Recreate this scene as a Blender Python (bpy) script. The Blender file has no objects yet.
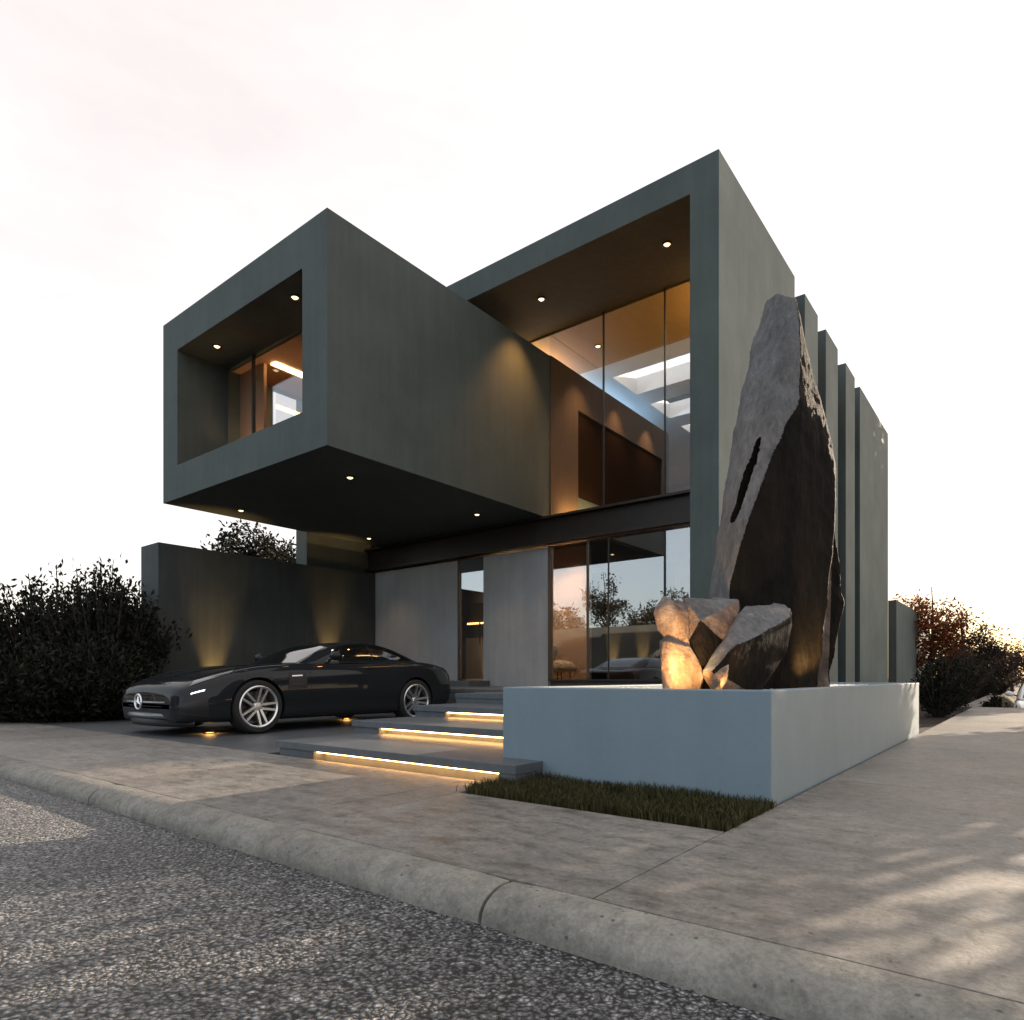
import bpy, bmesh, math, random
from mathutils import Vector, Matrix, noise
from mathutils.bvhtree import BVHTree
R = math.radians
scene = bpy.context.scene
COL = scene.collection
CAMZ, F = 0.68, 659.0
WORLD = {}                                   # world origin of every linked parent

# ------------------------------------------------------------------ helpers
def at(px, py, D):
    """a point of the place seen D metres deep"""
    lat, z = (px-512)/F*D, CAMZ+(677-py)/F*D
    return Vector((.785*lat-.6195*D, .6195*lat+.785*D, z))

def tag(o, label=None, cat=None, group=None, kind=None):
    for k, v in (('label', label), ('category', cat), ('group', group), ('kind', kind)):
        if v: o[k] = v
    return o

def thing(name, label, cat, loc, group=None):
    o = bpy.data.objects.new(name, None); COL.objects.link(o)
    o.empty_display_size = .2; o.location = loc
    WORLD[o.name] = Vector(loc)
    return tag(o, label, cat, group)

def link(name, me, m, parent=None, smooth=False):
    org = WORLD[parent.name] if parent else Vector((0, 0, 0))
    if parent: me.transform(Matrix.Translation(-org))
    for mm in (m if isinstance(m, (list, tuple)) else [m]): me.materials.append(mm)
    me.polygons.foreach_set('use_smooth', [smooth]*len(me.polygons))
    o = bpy.data.objects.new(name, me); COL.objects.link(o)
    if parent: o.parent = parent
    WORLD[o.name] = org
    return o

class MB:
    def __init__(s): s.v, s.f, s.mi = [], [], []
    def add(s, vs, fs, mi=0):
        n = len(s.v); s.v += [tuple(v) for v in vs]
        for f in fs: s.f.append([i+n for i in f]); s.mi.append(mi)
        return s
    def box(s, x0, x1, y0, y1, z0, z1, b=0.0):
        if b <= 0:
            vs = [(x, y, z) for z in (z0, z1) for y in (y0, y1) for x in (x0, x1)]
            return s.add(vs, [(0,2,3,1),(4,5,7,6),(0,1,5,4),(2,6,7,3),(0,4,6,2),(1,3,7,5)])
        bm = bmesh.new(); bmesh.ops.create_cube(bm, size=1)
        for v in bm.verts:
            v.co = Vector(((x0+x1)/2+v.co.x*(x1-x0), (y0+y1)/2+v.co.y*(y1-y0), (z0+z1)/2+v.co.z*(z1-z0)))
        bmesh.ops.bevel(bm, geom=bm.edges[:], offset=b, segments=2, affect='EDGES', profile=.6)
        return s.bm(bm)
    def bm(s, bm, mtx=None):
        bm.verts.index_update()
        s.add([(mtx @ v.co if mtx else v.co) for v in bm.verts], [[v.index for v in f.verts] for f in bm.faces])
        bm.free(); return s
    def prism(s, poly, axis, a, b):
        def P(u, w, t): return {'x': (t, u, w), 'y': (u, t, w), 'z': (u, w, t)}[axis]
        n = len(poly)
        vs = [P(u, w, a) for u, w in poly]+[P(u, w, b) for u, w in poly]
        return s.add(vs, [list(range(n))[::-1], list(range(n, 2*n))]+[(i, (i+1) % n, n+(i+1) % n, n+i) for i in range(n)])
    def tube(s, pts, rads, seg=8, cap=True):
        pts = [Vector(p) for p in pts]; n = len(pts); vs = []; fs = []
        up = Vector((0, 0, 1))
        for i, p in enumerate(pts):
            t = (pts[min(i+1, n-1)]-pts[max(i-1, 0)]).normalized()
            a = t.cross(up if abs(t.z) < .95 else Vector((1, 0, 0))).normalized(); b = t.cross(a)
            r = rads[i] if isinstance(rads, (list, tuple)) else rads
            for k in range(seg):
                an = 2*math.pi*k/seg; vs.append(p+a*math.cos(an)*r+b*math.sin(an)*r)
        for i in range(n-1):
            for k in range(seg):
                k2 = (k+1) % seg; fs.append((i*seg+k, i*seg+k2, (i+1)*seg+k2, (i+1)*seg+k))
        if cap: fs += [list(range(seg))[::-1], list(range((n-1)*seg, n*seg))]
        return s.add(vs, fs)
    def lathe(s, prof, seg=32, mtx=None, closed=False):
        """profile of (radius, height) turned about local z"""
        vs = []; n = len(prof); fs = []
        for r, h in prof:
            for k in range(seg):
                a = 2*math.pi*k/seg; v = Vector((r*math.cos(a), r*math.sin(a), h)); vs.append(mtx @ v if mtx else v)
        for i in range(n if closed else n-1):
            j = (i+1) % n
            for k in range(seg):
                k2 = (k+1) % seg; fs.append((i*seg+k, i*seg+k2, j*seg+k2, j*seg+k))
        return s.add(vs, fs)
    def grid(s, rows, close=False):
        n, m = len(rows), len(rows[0]); vs = [p for r in rows for p in r]
        return s.add(vs, [(i*m+j, i*m+(j+1) % m, (i+1)*m+(j+1) % m, (i+1)*m+j) for i in range(n-1) for j in range(m if close else m-1)])
    def mesh(s, name, fix=True):
        me = bpy.data.meshes.new(name); me.from_pydata(s.v, [], s.f)
        if any(s.mi): me.polygons.foreach_set('material_index', s.mi)
        if fix:
            bm = bmesh.new(); bm.from_mesh(me); bmesh.ops.recalc_face_normals(bm, faces=bm.faces[:]); bm.to_mesh(me); bm.free()
        return me
    def build(s, name, m, parent=None, smooth=False, fix=True):
        return link(name, s.mesh(name, fix), m, parent, smooth)

def autosmooth(o, ang=35):
    me = o.data; bm = bmesh.new(); bm.from_mesh(me)
    for f in bm.faces: f.smooth = True
    for e in bm.edges: e.smooth = e.is_boundary or (len(e.link_faces) == 2 and e.calc_face_angle(0) < R(ang))
    bm.to_mesh(me); bm.free(); return o

def cut(o, cutter):
    """boolean difference, applied"""
    c = cutter.build('cutter', [], None)
    md = o.modifiers.new('b', 'BOOLEAN'); md.object = c; md.operation = 'DIFFERENCE'; md.solver = 'EXACT'
    if o.parent: c.location = WORLD[o.name]*-1; c.parent = o.parent; c.location = -WORLD[o.name]
    bpy.context.view_layer.update()
    me = bpy.data.meshes.new_from_object(o.evaluated_get(bpy.context.evaluated_depsgraph_get()))
    o.modifiers.clear(); old = o.data; o.data = me; bpy.data.objects.remove(c); bpy.data.meshes.remove(old)
    return o

def bevel(o, w=.01, seg=2):
    md = o.modifiers.new('bevel', 'BEVEL'); md.width = w; md.segments = seg; md.limit_method = 'ANGLE'; md.angle_limit = R(40)
    return o

def copy_tree(o, parent=None):
    c = o.copy(); COL.objects.link(c); c.parent = parent
    WORLD[c.name] = WORLD.get(o.name, Vector((0, 0, 0)))
    for ch in list(o.children): copy_tree(ch, c)
    return c

# ------------------------------------------------------------------ materials
class NT:
    def __init__(s, m): s.t = m.node_tree
    def n(s, typ, inp=None, **kw):
        nd = s.t.nodes.new(typ)
        for k, v in kw.items(): setattr(nd, k, v)
        for k, v in (inp or {}).items():
            if isinstance(v, bpy.types.NodeSocket): s.t.links.new(v, nd.inputs[k])
            else: nd.inputs[k].default_value = v
        return nd
    def ramp(s, fac, stops):
        nd = s.n('ShaderNodeValToRGB', {0: fac}); cr = nd.color_ramp
        while len(cr.elements) < len(stops): cr.elements.new(.5)
        for e, (p, c) in zip(cr.elements, stops):
            e.position = p; e.color = (c, c, c, 1) if isinstance(c, (int, float)) else (*c, 1)
        return nd.outputs[0]
    def math(s, op, a, b=0.0): return s.n('ShaderNodeMath', {0: a, 1: b}, operation=op).outputs[0]
    def mix(s, fac, a, b, blend='MIX'):
        nd = s.n('ShaderNodeMix', data_type='RGBA', blend_type=blend)
        for i, v in ((0, fac), (6, a), (7, b)):
            if isinstance(v, bpy.types.NodeSocket): s.t.links.new(v, nd.inputs[i])
            else: nd.inputs[i].default_value = v if i == 0 else (*v, 1) if len(v) == 3 else v
        return nd.outputs[2]
    def noise(s, vec, scale, detail=4, rough=.55):
        return s.n('ShaderNodeTexNoise', {'Vector': vec, 'Scale': scale, 'Detail': detail, 'Roughness': rough}).outputs[0]
    def mapping(s, vec, scale): return s.n('ShaderNodeMapping', {'Vector': vec, 'Scale': scale}).outputs[0]
    def bump(s, h, strength=.3, dist=.02):
        return s.n('ShaderNodeBump', {'Height': h, 'Strength': strength, 'Distance': dist}).outputs[0]

def new_mat(name):
    m = bpy.data.materials.new(name); m.use_nodes = True
    nt = NT(m); bs = m.node_tree.nodes['Principled BSDF']
    return m, nt, bs

def pmat(name, c1, c2=None, scale=4, rough=.6, bump=0, bscale=60, metal=0, stretch=(1, 1, 1), coat=0, spec=.5, dist=.01):
    m, t, b = new_mat(name)
    b.inputs['Roughness'].default_value = rough; b.inputs['Metallic'].default_value = metal
    b.inputs['Coat Weight'].default_value = coat; b.inputs['Coat Roughness'].default_value = .03
    b.inputs['Specular IOR Level'].default_value = spec
    pos = t.n('ShaderNodeTexCoord').outputs['Object']
    if c2:
        v = t.mapping(pos, stretch)
        f = t.ramp(t.noise(v, scale, 6, .6), [(.3, 0), (.7, 1)])
        t.t.links.new(t.mix(f, c1, c2), b.inputs['Base Color'])
        r = t.n('ShaderNodeMapRange', {0: f, 3: rough*.9, 4: min(1, rough*1.1)}).outputs[0]
        t.t.links.new(r, b.inputs['Roughness'])
    else: b.inputs['Base Color'].default_value = (*c1, 1)
    if bump:
        t.t.links.new(t.bump(t.noise(pos, bscale, 5), bump, dist), b.inputs['Normal'])
    return m

def concrete(name, base, var=.25, rough=.75, st=1.0):
    """cast / plastered concrete: cloudy tone, faint vertical streaks, pin holes"""
    m, t, b = new_mat(name)
    pos = t.n('ShaderNodeNewGeometry').outputs['Position']
    cloud = t.ramp(t.noise(pos, .9, 7, .62), [(.3, 1-var), (.72, 1+var*.55)])
    streak = t.ramp(t.noise(t.mapping(pos, (5, 5, .35)), 1.6, 5), [(.35, 1-.10*st), (.65, 1+.06*st)])
    fine = t.ramp(t.noise(pos, 38, 5, .7), [(.3, 1-.14*st), (.7, 1+.10*st)])
    vo = t.n('ShaderNodeTexVoronoi', {'Vector': pos, 'Scale': 7.5}).outputs['Distance']
    hole = t.ramp(vo, [(.035, 1-.45*st), (.07, 1)])
    c = t.mix(1, base, cloud, 'MULTIPLY')
    for x in (streak, fine, hole): c = t.mix(1, c, x, 'MULTIPLY')
    t.t.links.new(c, b.inputs['Base Color'])
    b.inputs['Roughness'].default_value = rough; b.inputs['Specular IOR Level'].default_value = .35
    h = t.math('ADD', t.math('MULTIPLY', t.noise(pos, 45, 5), .5), t.math('MULTIPLY', hole, .6))
    t.t.links.new(t.bump(h, .05+.17*st, .012), b.inputs['Normal'])
    return m

def emit(name, col, s):
    m, t, b = new_mat(name)
    b.inputs['Base Color'].default_value = (*col, 1)
    b.inputs['Emission Color'].default_value = (*col, 1); b.inputs['Emission Strength'].default_value = s
    return m

def glass(name, refl, tint=(1, 1, 1), rough=0.0):
    m, t, b = new_mat(name); m.node_tree.nodes.remove(b)
    out = m.node_tree.nodes['Material Output']
    tr = t.n('ShaderNodeBsdfTransparent', {'Color': (*tint, 1)})
    gl = t.n('ShaderNodeBsdfGlossy', {'Color': (1, 1, 1, 1), 'Roughness': rough})
    back = t.n('ShaderNodeNewGeometry').outputs['Backfacing']
    ior = t.n('ShaderNodeMapRange', {0: back, 3: 1.45, 4: 1/1.45}).outputs[0]
    fr = t.n('ShaderNodeFresnel', {'IOR': ior}).outputs[0]
    fac = t.math('MINIMUM', t.math('MULTIPLY', fr, refl/.034), 1.0)
    mx = t.n('ShaderNodeMixShader', {0: fac, 1: tr.outputs[0], 2: gl.outputs[0]})
    t.t.links.new(mx.outputs[0], out.inputs[0]); return m

def leafmat(name, c1, c2, trans=.25):
    m, t, b = new_mat(name)
    g = t.n('ShaderNodeNewGeometry')
    f = g.outputs['Random Per Island']
    c = t.mix(f, c1, c2); t.t.links.new(c, b.inputs['Base Color'])
    b.inputs['Roughness'].default_value = .6; b.inputs['Specular IOR Level'].default_value = .15
    tl = t.n('ShaderNodeBsdfTranslucent', {'Color': c})
    mx = t.n('ShaderNodeMixShader', {0: trans, 1: b.outputs[0], 2: tl.outputs[0]})
    t.t.links.new(mx.outputs[0], m.node_tree.nodes['Material Output'].inputs[0]); return m

M = {}
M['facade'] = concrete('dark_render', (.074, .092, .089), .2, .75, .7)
M['sidewall'] = concrete('grey_concrete', (.190, .222, .210), .2, .75, .6)  # lit copy of the facade: side light put into a paler colour
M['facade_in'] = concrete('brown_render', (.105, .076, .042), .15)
M['panel'] = concrete('pale_panel', (.34, .345, .355), .15, .75, .6)
M['garden_wall'] = concrete('garden_wall', (.06, .07, .07))
M['planter'] = concrete('blue_grey_paint', (.178, .238, .280), .10, .6, .3)
M['step'] = concrete('step_stone', (.105, .118, .13), .2, .5)
M['drive'] = concrete('drive_concrete', (.10, .11, .12), .3, .45)
def kerb_mat():
    m, t, b = new_mat('kerb_concrete')
    pos = t.n('ShaderNodeNewGeometry').outputs['Position']
    c = (.235, .225, .20)
    for x in (t.ramp(t.noise(pos, 1.5, 7, .65), [(.3, .62), (.7, 1.25)]), t.ramp(t.noise(pos, 14, 8, .72), [(.28, .55), (.5, 1), (.72, 1.25)]),
              t.ramp(t.noise(pos, 70, 5, .75), [(.3, .72), (.7, 1.2)]), t.ramp(t.n('ShaderNodeTexVoronoi', {'Vector': pos, 'Scale': 17}).outputs['Distance'], [(.07, .4), (.13, 1)])):
        c = t.mix(1, c, x, 'MULTIPLY')
    t.t.links.new(c, b.inputs['Base Color']); b.inputs['Roughness'].default_value = .85
    t.t.links.new(t.bump(t.noise(pos, 55, 6, .7), .6, .012), b.inputs['Normal']); return m
M['kerb'] = kerb_mat()
M['steel'] = pmat('dark_steel', (.022, .017, .015), (.035, .026, .022), 5, .45, metal=.3)
M['bronze'] = pmat('bronze_frame', (.12, .075, .045), None, rough=.4, metal=.6)
M['black'] = pmat('black_metal', (.012, .012, .013), None, rough=.45)
M['timber'] = pmat('timber_panel', (.085, .056, .039), (.115, .077, .054), 3, .6, .1, 30, stretch=(6, 6, .5), spec=.1)
M['ceiling'] = pmat('timber_ceiling', (.44, .255, .065), (.52, .31, .09), 4, .55, .05, 30, stretch=(8, 1, 1))
M['white'] = pmat('white_plaster', (.72, .73, .75), (.78, .78, .79), 2, .7, .05)
M['blind'] = pmat('pale_plaster', (.62, .47, .38), (.68, .53, .44), 2, .8, .05)
M['curtain'] = pmat('tan_curtain', (.34, .20, .125), (.42, .26, .17), 2, .8, stretch=(9, 9, .3))
M['dim'] = pmat('dim_interior', (.07, .055, .045), (.10, .08, .065), 2, .6)
M['floor'] = pmat('interior_floor', (.12, .09, .07), (.17, .13, .10), 3, .3)
M['warm'] = emit('warm_led', (1, .56, .20), 9)
M['strip'] = emit('step_led', (1, .50, .16), 13)
M['cove'] = emit('cove_led', (1, .60, .22), 45)  # for unseen strips that warm the interior
M['cove_soft'] = emit('cove_led_soft', (1, .60, .22), 16)
M['cove_cool'] = emit('cove_led_cool', (.50, .74, 1), 45)  # for unseen strips added to brighten the skylight beams
M['lamp'] = emit('downlight_lens', (1, .72, .36), 1.5)
M['uplamp'] = emit('uplight_lens', (1, .62, .24), 3)
M['drivelamp'] = emit('drive_lens', (1, .55, .18), .5)
M['glass_up'] = glass('clear_glass', .012, (.95, .96, .96))
M['glass_low'] = glass('coated_glass', .27, (.62, .60, .60))
M['bronze_glass'] = pmat('bronze_glass', (.022, .012, .007), None, rough=.9, spec=.0)
M['glass_dark'] = glass('dark_glass', .02, (.30, .20, .15))
M['glass_box'] = glass('box_glass', .05, (.9, .9, .9))
M['gravel'] = pmat('pale_gravel', (.50, .50, .50), (.75, .74, .72), 30, .9, .8, 60, dist=.03)
M['soil'] = pmat('dark_soil', (.018, .012, .009), (.036, .021, .014), 9, .95, .6, 25, dist=.05)
M['bark'] = pmat('bark', (.035, .026, .02), (.06, .045, .035), 14, .9, .5, 30)
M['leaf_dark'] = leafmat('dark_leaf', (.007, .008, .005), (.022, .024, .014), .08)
M['leaf_red'] = leafmat('russet_leaf', (.11, .032, .014), (.32, .095, .028), .45)  # autumn leaf colour, deepened to stand for missing backlight
M['leaf_mid'] = leafmat('brown_leaf', (.03, .022, .018), (.085, .06, .05), .25)
M['grassm'] = leafmat('dark_grass', (.026, .027, .010), (.085, .074, .032), .2)
M['shadow_gap'] = pmat('deep_joint', (.02, .02, .02), None, rough=.9)

def pavement_mat():
    m, t, b = new_mat('pavement_concrete')
    pos = t.n('ShaderNodeNewGeometry').outputs['Position']
    cell = t.n('ShaderNodeNewGeometry').outputs['Random Per Island']
    tone = t.ramp(cell, [(0, .76), (1, 1.16)])
    big = t.ramp(t.noise(pos, .8, 8, .65), [(.3, .68), (.55, 1.0), (.75, 1.22)])
    mid = t.ramp(t.noise(t.mapping(pos, (1, 2.2, 1)), 4, 8, .7), [(.32, .50), (.5, 1.0), (.7, 1.2)])
    fine = t.ramp(t.noise(pos, 45, 7, .8), [(.3, .58), (.7, 1.32)])
    blot = t.ramp(t.noise(pos, 14, 8, .74), [(.28, .34), (.42, .84), (.58, 1.06), (.72, 1.4)])
    pit = t.ramp(t.n('ShaderNodeTexVoronoi', {'Vector': pos, 'Scale': 11}).outputs['Distance'], [(.05, .35), (.10, 1)])
    base = t.mix(t.ramp(t.noise(pos, .5, 3), [(.35, 0), (.65, 1)]), (.218, .197, .172), (.205, .200, .188))
    c = base
    for x in (tone, big, mid, fine, blot, pit): c = t.mix(1, c, x, 'MULTIPLY')
    t.t.links.new(c, b.inputs['Base Color'])
    t.t.links.new(t.n('ShaderNodeMapRange', {0: mid, 1: .6, 2: 1.15, 3: .38, 4: .68}).outputs[0], b.inputs['Roughness'])
    h = t.math('ADD', t.math('MULTIPLY', fine, .5), t.math('ADD', t.math('MULTIPLY', mid, .7), t.math('MULTIPLY', pit, .5)))
    t.t.links.new(t.bump(h, .45, .012), b.inputs['Normal'])
    return m
M['pave'] = pavement_mat()

def road_mat():
    m, t, b = new_mat('asphalt')
    pos = t.n('ShaderNodeNewGeometry').outputs['Position']
    warp = t.n('ShaderNodeTexNoise', {'Vector': pos, 'Scale': 30, 'Detail': 2}).outputs[1]
    v = t.n('ShaderNodeVectorMath', {0: pos, 1: t.n('ShaderNodeVectorMath', {0: warp, 1: (.03, .03, .03)}, operation='MULTIPLY').outputs[0]}, operation='ADD').outputs[0]
    vo = t.n('ShaderNodeTexVoronoi', {'Vector': v, 'Scale': 68}, feature='F1')
    stone = t.ramp(vo.outputs['Distance'], [(.15, 1), (.75, 0)])
    rnd = t.ramp(t.n('ShaderNodeSeparateColor', {0: vo.outputs['Color']}).outputs[0], [(0, .55), (.7, 1), (1, 1.9)])
    patch = t.ramp(t.noise(pos, 1.3, 6, .6), [(.3, .75), (.7, 1.2)])
    c = t.mix(stone, (.006, .006, .007), (.44, .435, .44))
    for x in (rnd, patch): c = t.mix(1, c, x, 'MULTIPLY')
    t.t.links.new(c, b.inputs['Base Color'])
    b.inputs['Roughness'].default_value = .42; b.inputs['Specular IOR Level'].default_value = .6
    h = t.math('ADD', t.math('MULTIPLY', stone, 1.0), t.math('MULTIPLY', t.noise(pos, 160, 3), .35))
    t.t.links.new(t.bump(h, 1.0, .032), b.inputs['Normal'])
    return m
M['road'] = road_mat()

def rock_mats():
    m, t, b = new_mat('rock_weathered')
    pos = t.n('ShaderNodeNewGeometry').outputs['Position']
    a = t.ramp(t.noise(t.mapping(pos, (1, 1, .45)), 3.2, 9, .68), [(.28, .35), (.5, .85), (.72, 1.2)])
    f = t.ramp(t.noise(t.mapping(pos, (1, 1, .3)), 26, 7, .7), [(.3, .55), (.7, 1.25)])
    tint = t.mix(t.ramp(t.noise(pos, 1.4, 3), [(.4, 0), (.62, 1)]), (.150, .151, .158), (.158, .146, .142))
    c = t.mix(1, t.mix(1, tint, a, 'MULTIPLY'), f, 'MULTIPLY')
    t.t.links.new(c, b.inputs['Base Color']); b.inputs['Roughness'].default_value = .75
    h = t.math('ADD', a, t.math('MULTIPLY', f, .7))
    t.t.links.new(t.bump(h, .7, .03), b.inputs['Normal'])
    M['rock'] = m
    m, t, b = new_mat('rock_broken')  # shade of the standing stone's right face put into the colour
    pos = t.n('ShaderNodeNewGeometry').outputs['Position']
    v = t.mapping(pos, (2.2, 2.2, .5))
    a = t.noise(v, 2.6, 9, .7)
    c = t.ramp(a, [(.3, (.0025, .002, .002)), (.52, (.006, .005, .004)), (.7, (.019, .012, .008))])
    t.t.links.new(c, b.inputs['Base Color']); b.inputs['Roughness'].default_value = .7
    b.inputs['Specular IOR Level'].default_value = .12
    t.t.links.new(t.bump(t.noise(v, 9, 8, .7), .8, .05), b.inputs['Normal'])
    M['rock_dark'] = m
    m, t, b = new_mat('rock_russet')
    pos = t.n('ShaderNodeNewGeometry').outputs['Position']
    a = t.noise(t.mapping(pos, (1.5, 1.5, .6)), 5, 9, .7)
    c = t.ramp(a, [(.3, (.045, .028, .02)), (.5, (.17, .115, .09)), (.7, (.36, .29, .25))])
    t.t.links.new(c, b.inputs['Base Color']); b.inputs['Roughness'].default_value = .75
    t.t.links.new(t.bump(t.noise(pos, 16, 8, .7), .9, .04), b.inputs['Normal'])
    M['rock_russet'] = m
rock_mats()

# ------------------------------------------------------------------ camera, sky, sun
cam = bpy.data.cameras.new('camera'); co = bpy.data.objects.new('camera', cam); COL.objects.link(co)
cam.sensor_width = 36; cam.lens = 36*F/1024; cam.shift_y = (677-510)/1024; cam.clip_start = .05; cam.clip_end = 3000
co.location = (0, 0, CAMZ); co.rotation_euler = (R(90), 0, math.atan2(.6195, .785)); scene.camera = co

SUN_AZ, SUN_EL = R(20), R(16)
sdir = Vector((math.sin(SUN_AZ)*math.cos(SUN_EL), math.cos(SUN_AZ)*math.cos(SUN_EL), math.sin(SUN_EL)))
sl = bpy.data.lights.new('sun', 'SUN'); sl.energy = 5; sl.angle = R(.4); sl.color = (1, .81, .61)
so = bpy.data.objects.new('sun', sl); COL.objects.link(so); so.rotation_euler = sdir.to_track_quat('Z', 'Y').to_euler(); so.location = (20, 40, 20)

def make_world():
    w = bpy.data.worlds.new('World'); scene.world = w; w.use_nodes = True
    t = NT(w); N = w.node_tree.nodes
    bg = N['Background']; out = N['World Output']
    sky = t.n('ShaderNodeTexSky'); sky.sky_type = 'NISHITA'; sky.sun_disc = False
    sky.sun_elevation = SUN_EL; sky.sun_rotation = SUN_AZ; sky.air_density = 1.0; sky.dust_density = 1.5
    t.t.links.new(sky.outputs[0], bg.inputs[0]); bg.inputs[1].default_value = .05
    # thin high cloud: bright and warm towards the low sun, cool and dim on the far side
    d = t.n('ShaderNodeTexCoord').outputs['Generated']
    dot = t.n('ShaderNodeVectorMath', {0: d, 1: Vector((math.sin(SUN_AZ), math.cos(SUN_AZ), 0))}, operation='DOT_PRODUCT').outputs['Value']
    col = t.ramp(t.math('ADD', t.math('MULTIPLY', dot, .5), .5), [(.0, (.37, .41, .44)), (.22, (.37, .40, .42)), (.36, (.475, .437, .41)), (.8, (.455, .415, .38)), (1, (.46, .38, .30))])
    cl = t.ramp(t.noise(t.mapping(d, (1, 1, 3)), 2.2, 6, .6), [(.30, (.95, .905, .87)), (.48, (1.04, 1.0, .965)), (.68, (1.10, 1.07, 1.04))])
    z = t.n('ShaderNodeSeparateXYZ', {0: d}).outputs[2]
    low = t.math('MULTIPLY', t.ramp(z, [(0, 1), (.12, .6), (.34, 0)]), t.ramp(dot, [(.45, 0), (.92, 1)]))
    c2 = t.mix(low, t.mix(1, col, cl, 'MULTIPLY'), (.26, .15, .07))
    bg2 = t.n('ShaderNodeBackground', {0: c2, 1: 1.0})
    ad = t.n('ShaderNodeAddShader', {0: bg.outputs[0], 1: bg2.outputs[0]})
    t.t.links.new(ad.outputs[0], out.inputs[0])
make_world()
scene.view_settings.view_transform = 'Standard'; scene.view_settings.look = 'None'
scene.view_settings.gamma = 1; scene.view_settings.exposure = 1.0
scene.cycles.max_bounces = 8; scene.cycles.transparent_max_bounces = 16
scene.cycles.sample_clamp_indirect = 4; scene.cycles.caustics_reflective = False; scene.cycles.caustics_refractive = False

def spot(loc, to, energy, size=60, blend=1.0, col=(1, .60, .27), rad=.05):
    l = bpy.data.lights.new('lamp_light', 'SPOT'); l.energy = energy; l.spot_size = R(size); l.spot_blend = blend; l.color = col; l.shadow_soft_size = rad
    o = bpy.data.objects.new('lamp_light', l); COL.objects.link(o); o.location = loc
    o.rotation_euler = (Vector(to)-Vector(loc)).to_track_quat('-Z', 'Y').to_euler(); return o

# ------------------------------------------------------------------ ground
XR, XL, YF, YG, YB, ZF, ZT, ZS = -3.45, -13.65, 9.06, 10.94, 22.9, .60, 8.1, 7.65
g = MB()
g.add([(-400, -400, -.14), (400, -400, -.14), (400, 18.4, -.14), (-.95, 18.4, -.14), (-.95, 400, -.14), (-400, 400, -.14)], [(0, 1, 2, 3), (0, 3, 4, 5)])
g.add([(-.95, 18.4, -.14), (400, 18.4, -.14), (400, 19.2, -.95), (-.2, 19.2, -.95), (-.2, 400, -.95), (-.95, 400, -.14), (400, 400, -.95)],
      [(0, 1, 2, 3), (0, 3, 4, 5), (3, 2, 6, 4)])
tag(g.build('ground', M['soil'], fix=False), kind='structure')

road = MB().add([(-60, -5.6, -.10), (60, -5.6, -.10), (60, 1.66, -.10), (-60, 1.66, -.10)], [(0, 1, 2, 3)])
tag(road.build('road', M['road'], fix=False), kind='structure')

pv = MB(); GAP = .003
def slab(x0, x1, y0, y1): pv.box(x0+GAP, x1-GAP, y0+GAP, y1-GAP, -.09, 0, .003)
KX = [-1.06-1.86*k for k in range(0, 7)]
for k in range(6):
    x1, x0 = KX[k], KX[k+1]
    if k == 0:
        slab(-2.66, x1, 1.74, 2.86); slab(x0, -2.66, 1.74, 3.26)
    else: slab(x0, x1, 1.74, 3.26 if x1 > -12 else 2.8)
for k in range(8): slab(-12.22-(k+1)*2.2, -12.22-k*2.2, 1.74, 2.8)
ys = [1.74, 4.72, 7.35, 9.95, 12.6, 15.2, 18.3]
for j in range(6):
    for x0, x1 in ((-1.06, .86), (.86, 2.8), (2.8, 4.8), (4.8, 7)): slab(x0, x1, ys[j], ys[j+1])
for j in range(6): slab(-1.3 if j else -1.28, -.98, 18.3+j*2.0, 20.3+j*2.0)
tag(pv.build('pavement', M['pave']), kind='structure')

kb = MB(); xs = [-60]+[-1.37-3.2*k for k in range(9, -4, -1)]
prof = [(1.56, -.14), (1.56, -.085), (1.566, -.06), (1.585, -.035), (1.615, -.014), (1.65, -.003), (1.69, .002), (1.733, .001), (1.733, -.14)]
for a, b in zip(xs[:-1], xs[1:]):
    n = 24; rows = []
    for i in range(n+1):
        x = a+.007+(b-a-.014)*i/n
        e = .010 if i in (0, n) else 0
        rows.append([(x, y+(e if j < 6 else 0)+.004*noise.noise(Vector((x*3, j*.8, 1))), z-(e*.5 if z > -.1 else 0)+.003*noise.noise(Vector((x*4, j, 5)))) for j, (y, z) in enumerate(prof)])
    m0 = len(kb.v); kb.grid(rows); L = len(prof)
    kb.f.append(list(range(m0, m0+L))); kb.f.append(list(range(m0+n*L, m0+(n+1)*L))); kb.mi += [0, 0]
o = kb.build('kerb', M['kerb']); autosmooth(o, 50); tag(o, kind='structure')

dv = MB().box(-12.98, -5.42, 3.28, 8.28, -.09, -.006, .006).box(-12.98, -5.1, 8.28, 10.9, -.09, -.006)
tag(dv.build('driveway', M['drive']), kind='structure')
sb = MB().add([(-2.66, 2.87, -.03), (-1.07, 2.87, -.03), (-1.07, 3.58, -.03), (-2.66, 3.58, -.03)], [(0, 1, 2, 3)])
tag(sb.build('soil_bed', M['soil'], fix=False), kind='structure')
op = MB().box(-60, 60, -8, -5.65, -.10, 0, .01)
tag(op.build('opposite_pavement', M['pave']), kind='structure')

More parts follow.
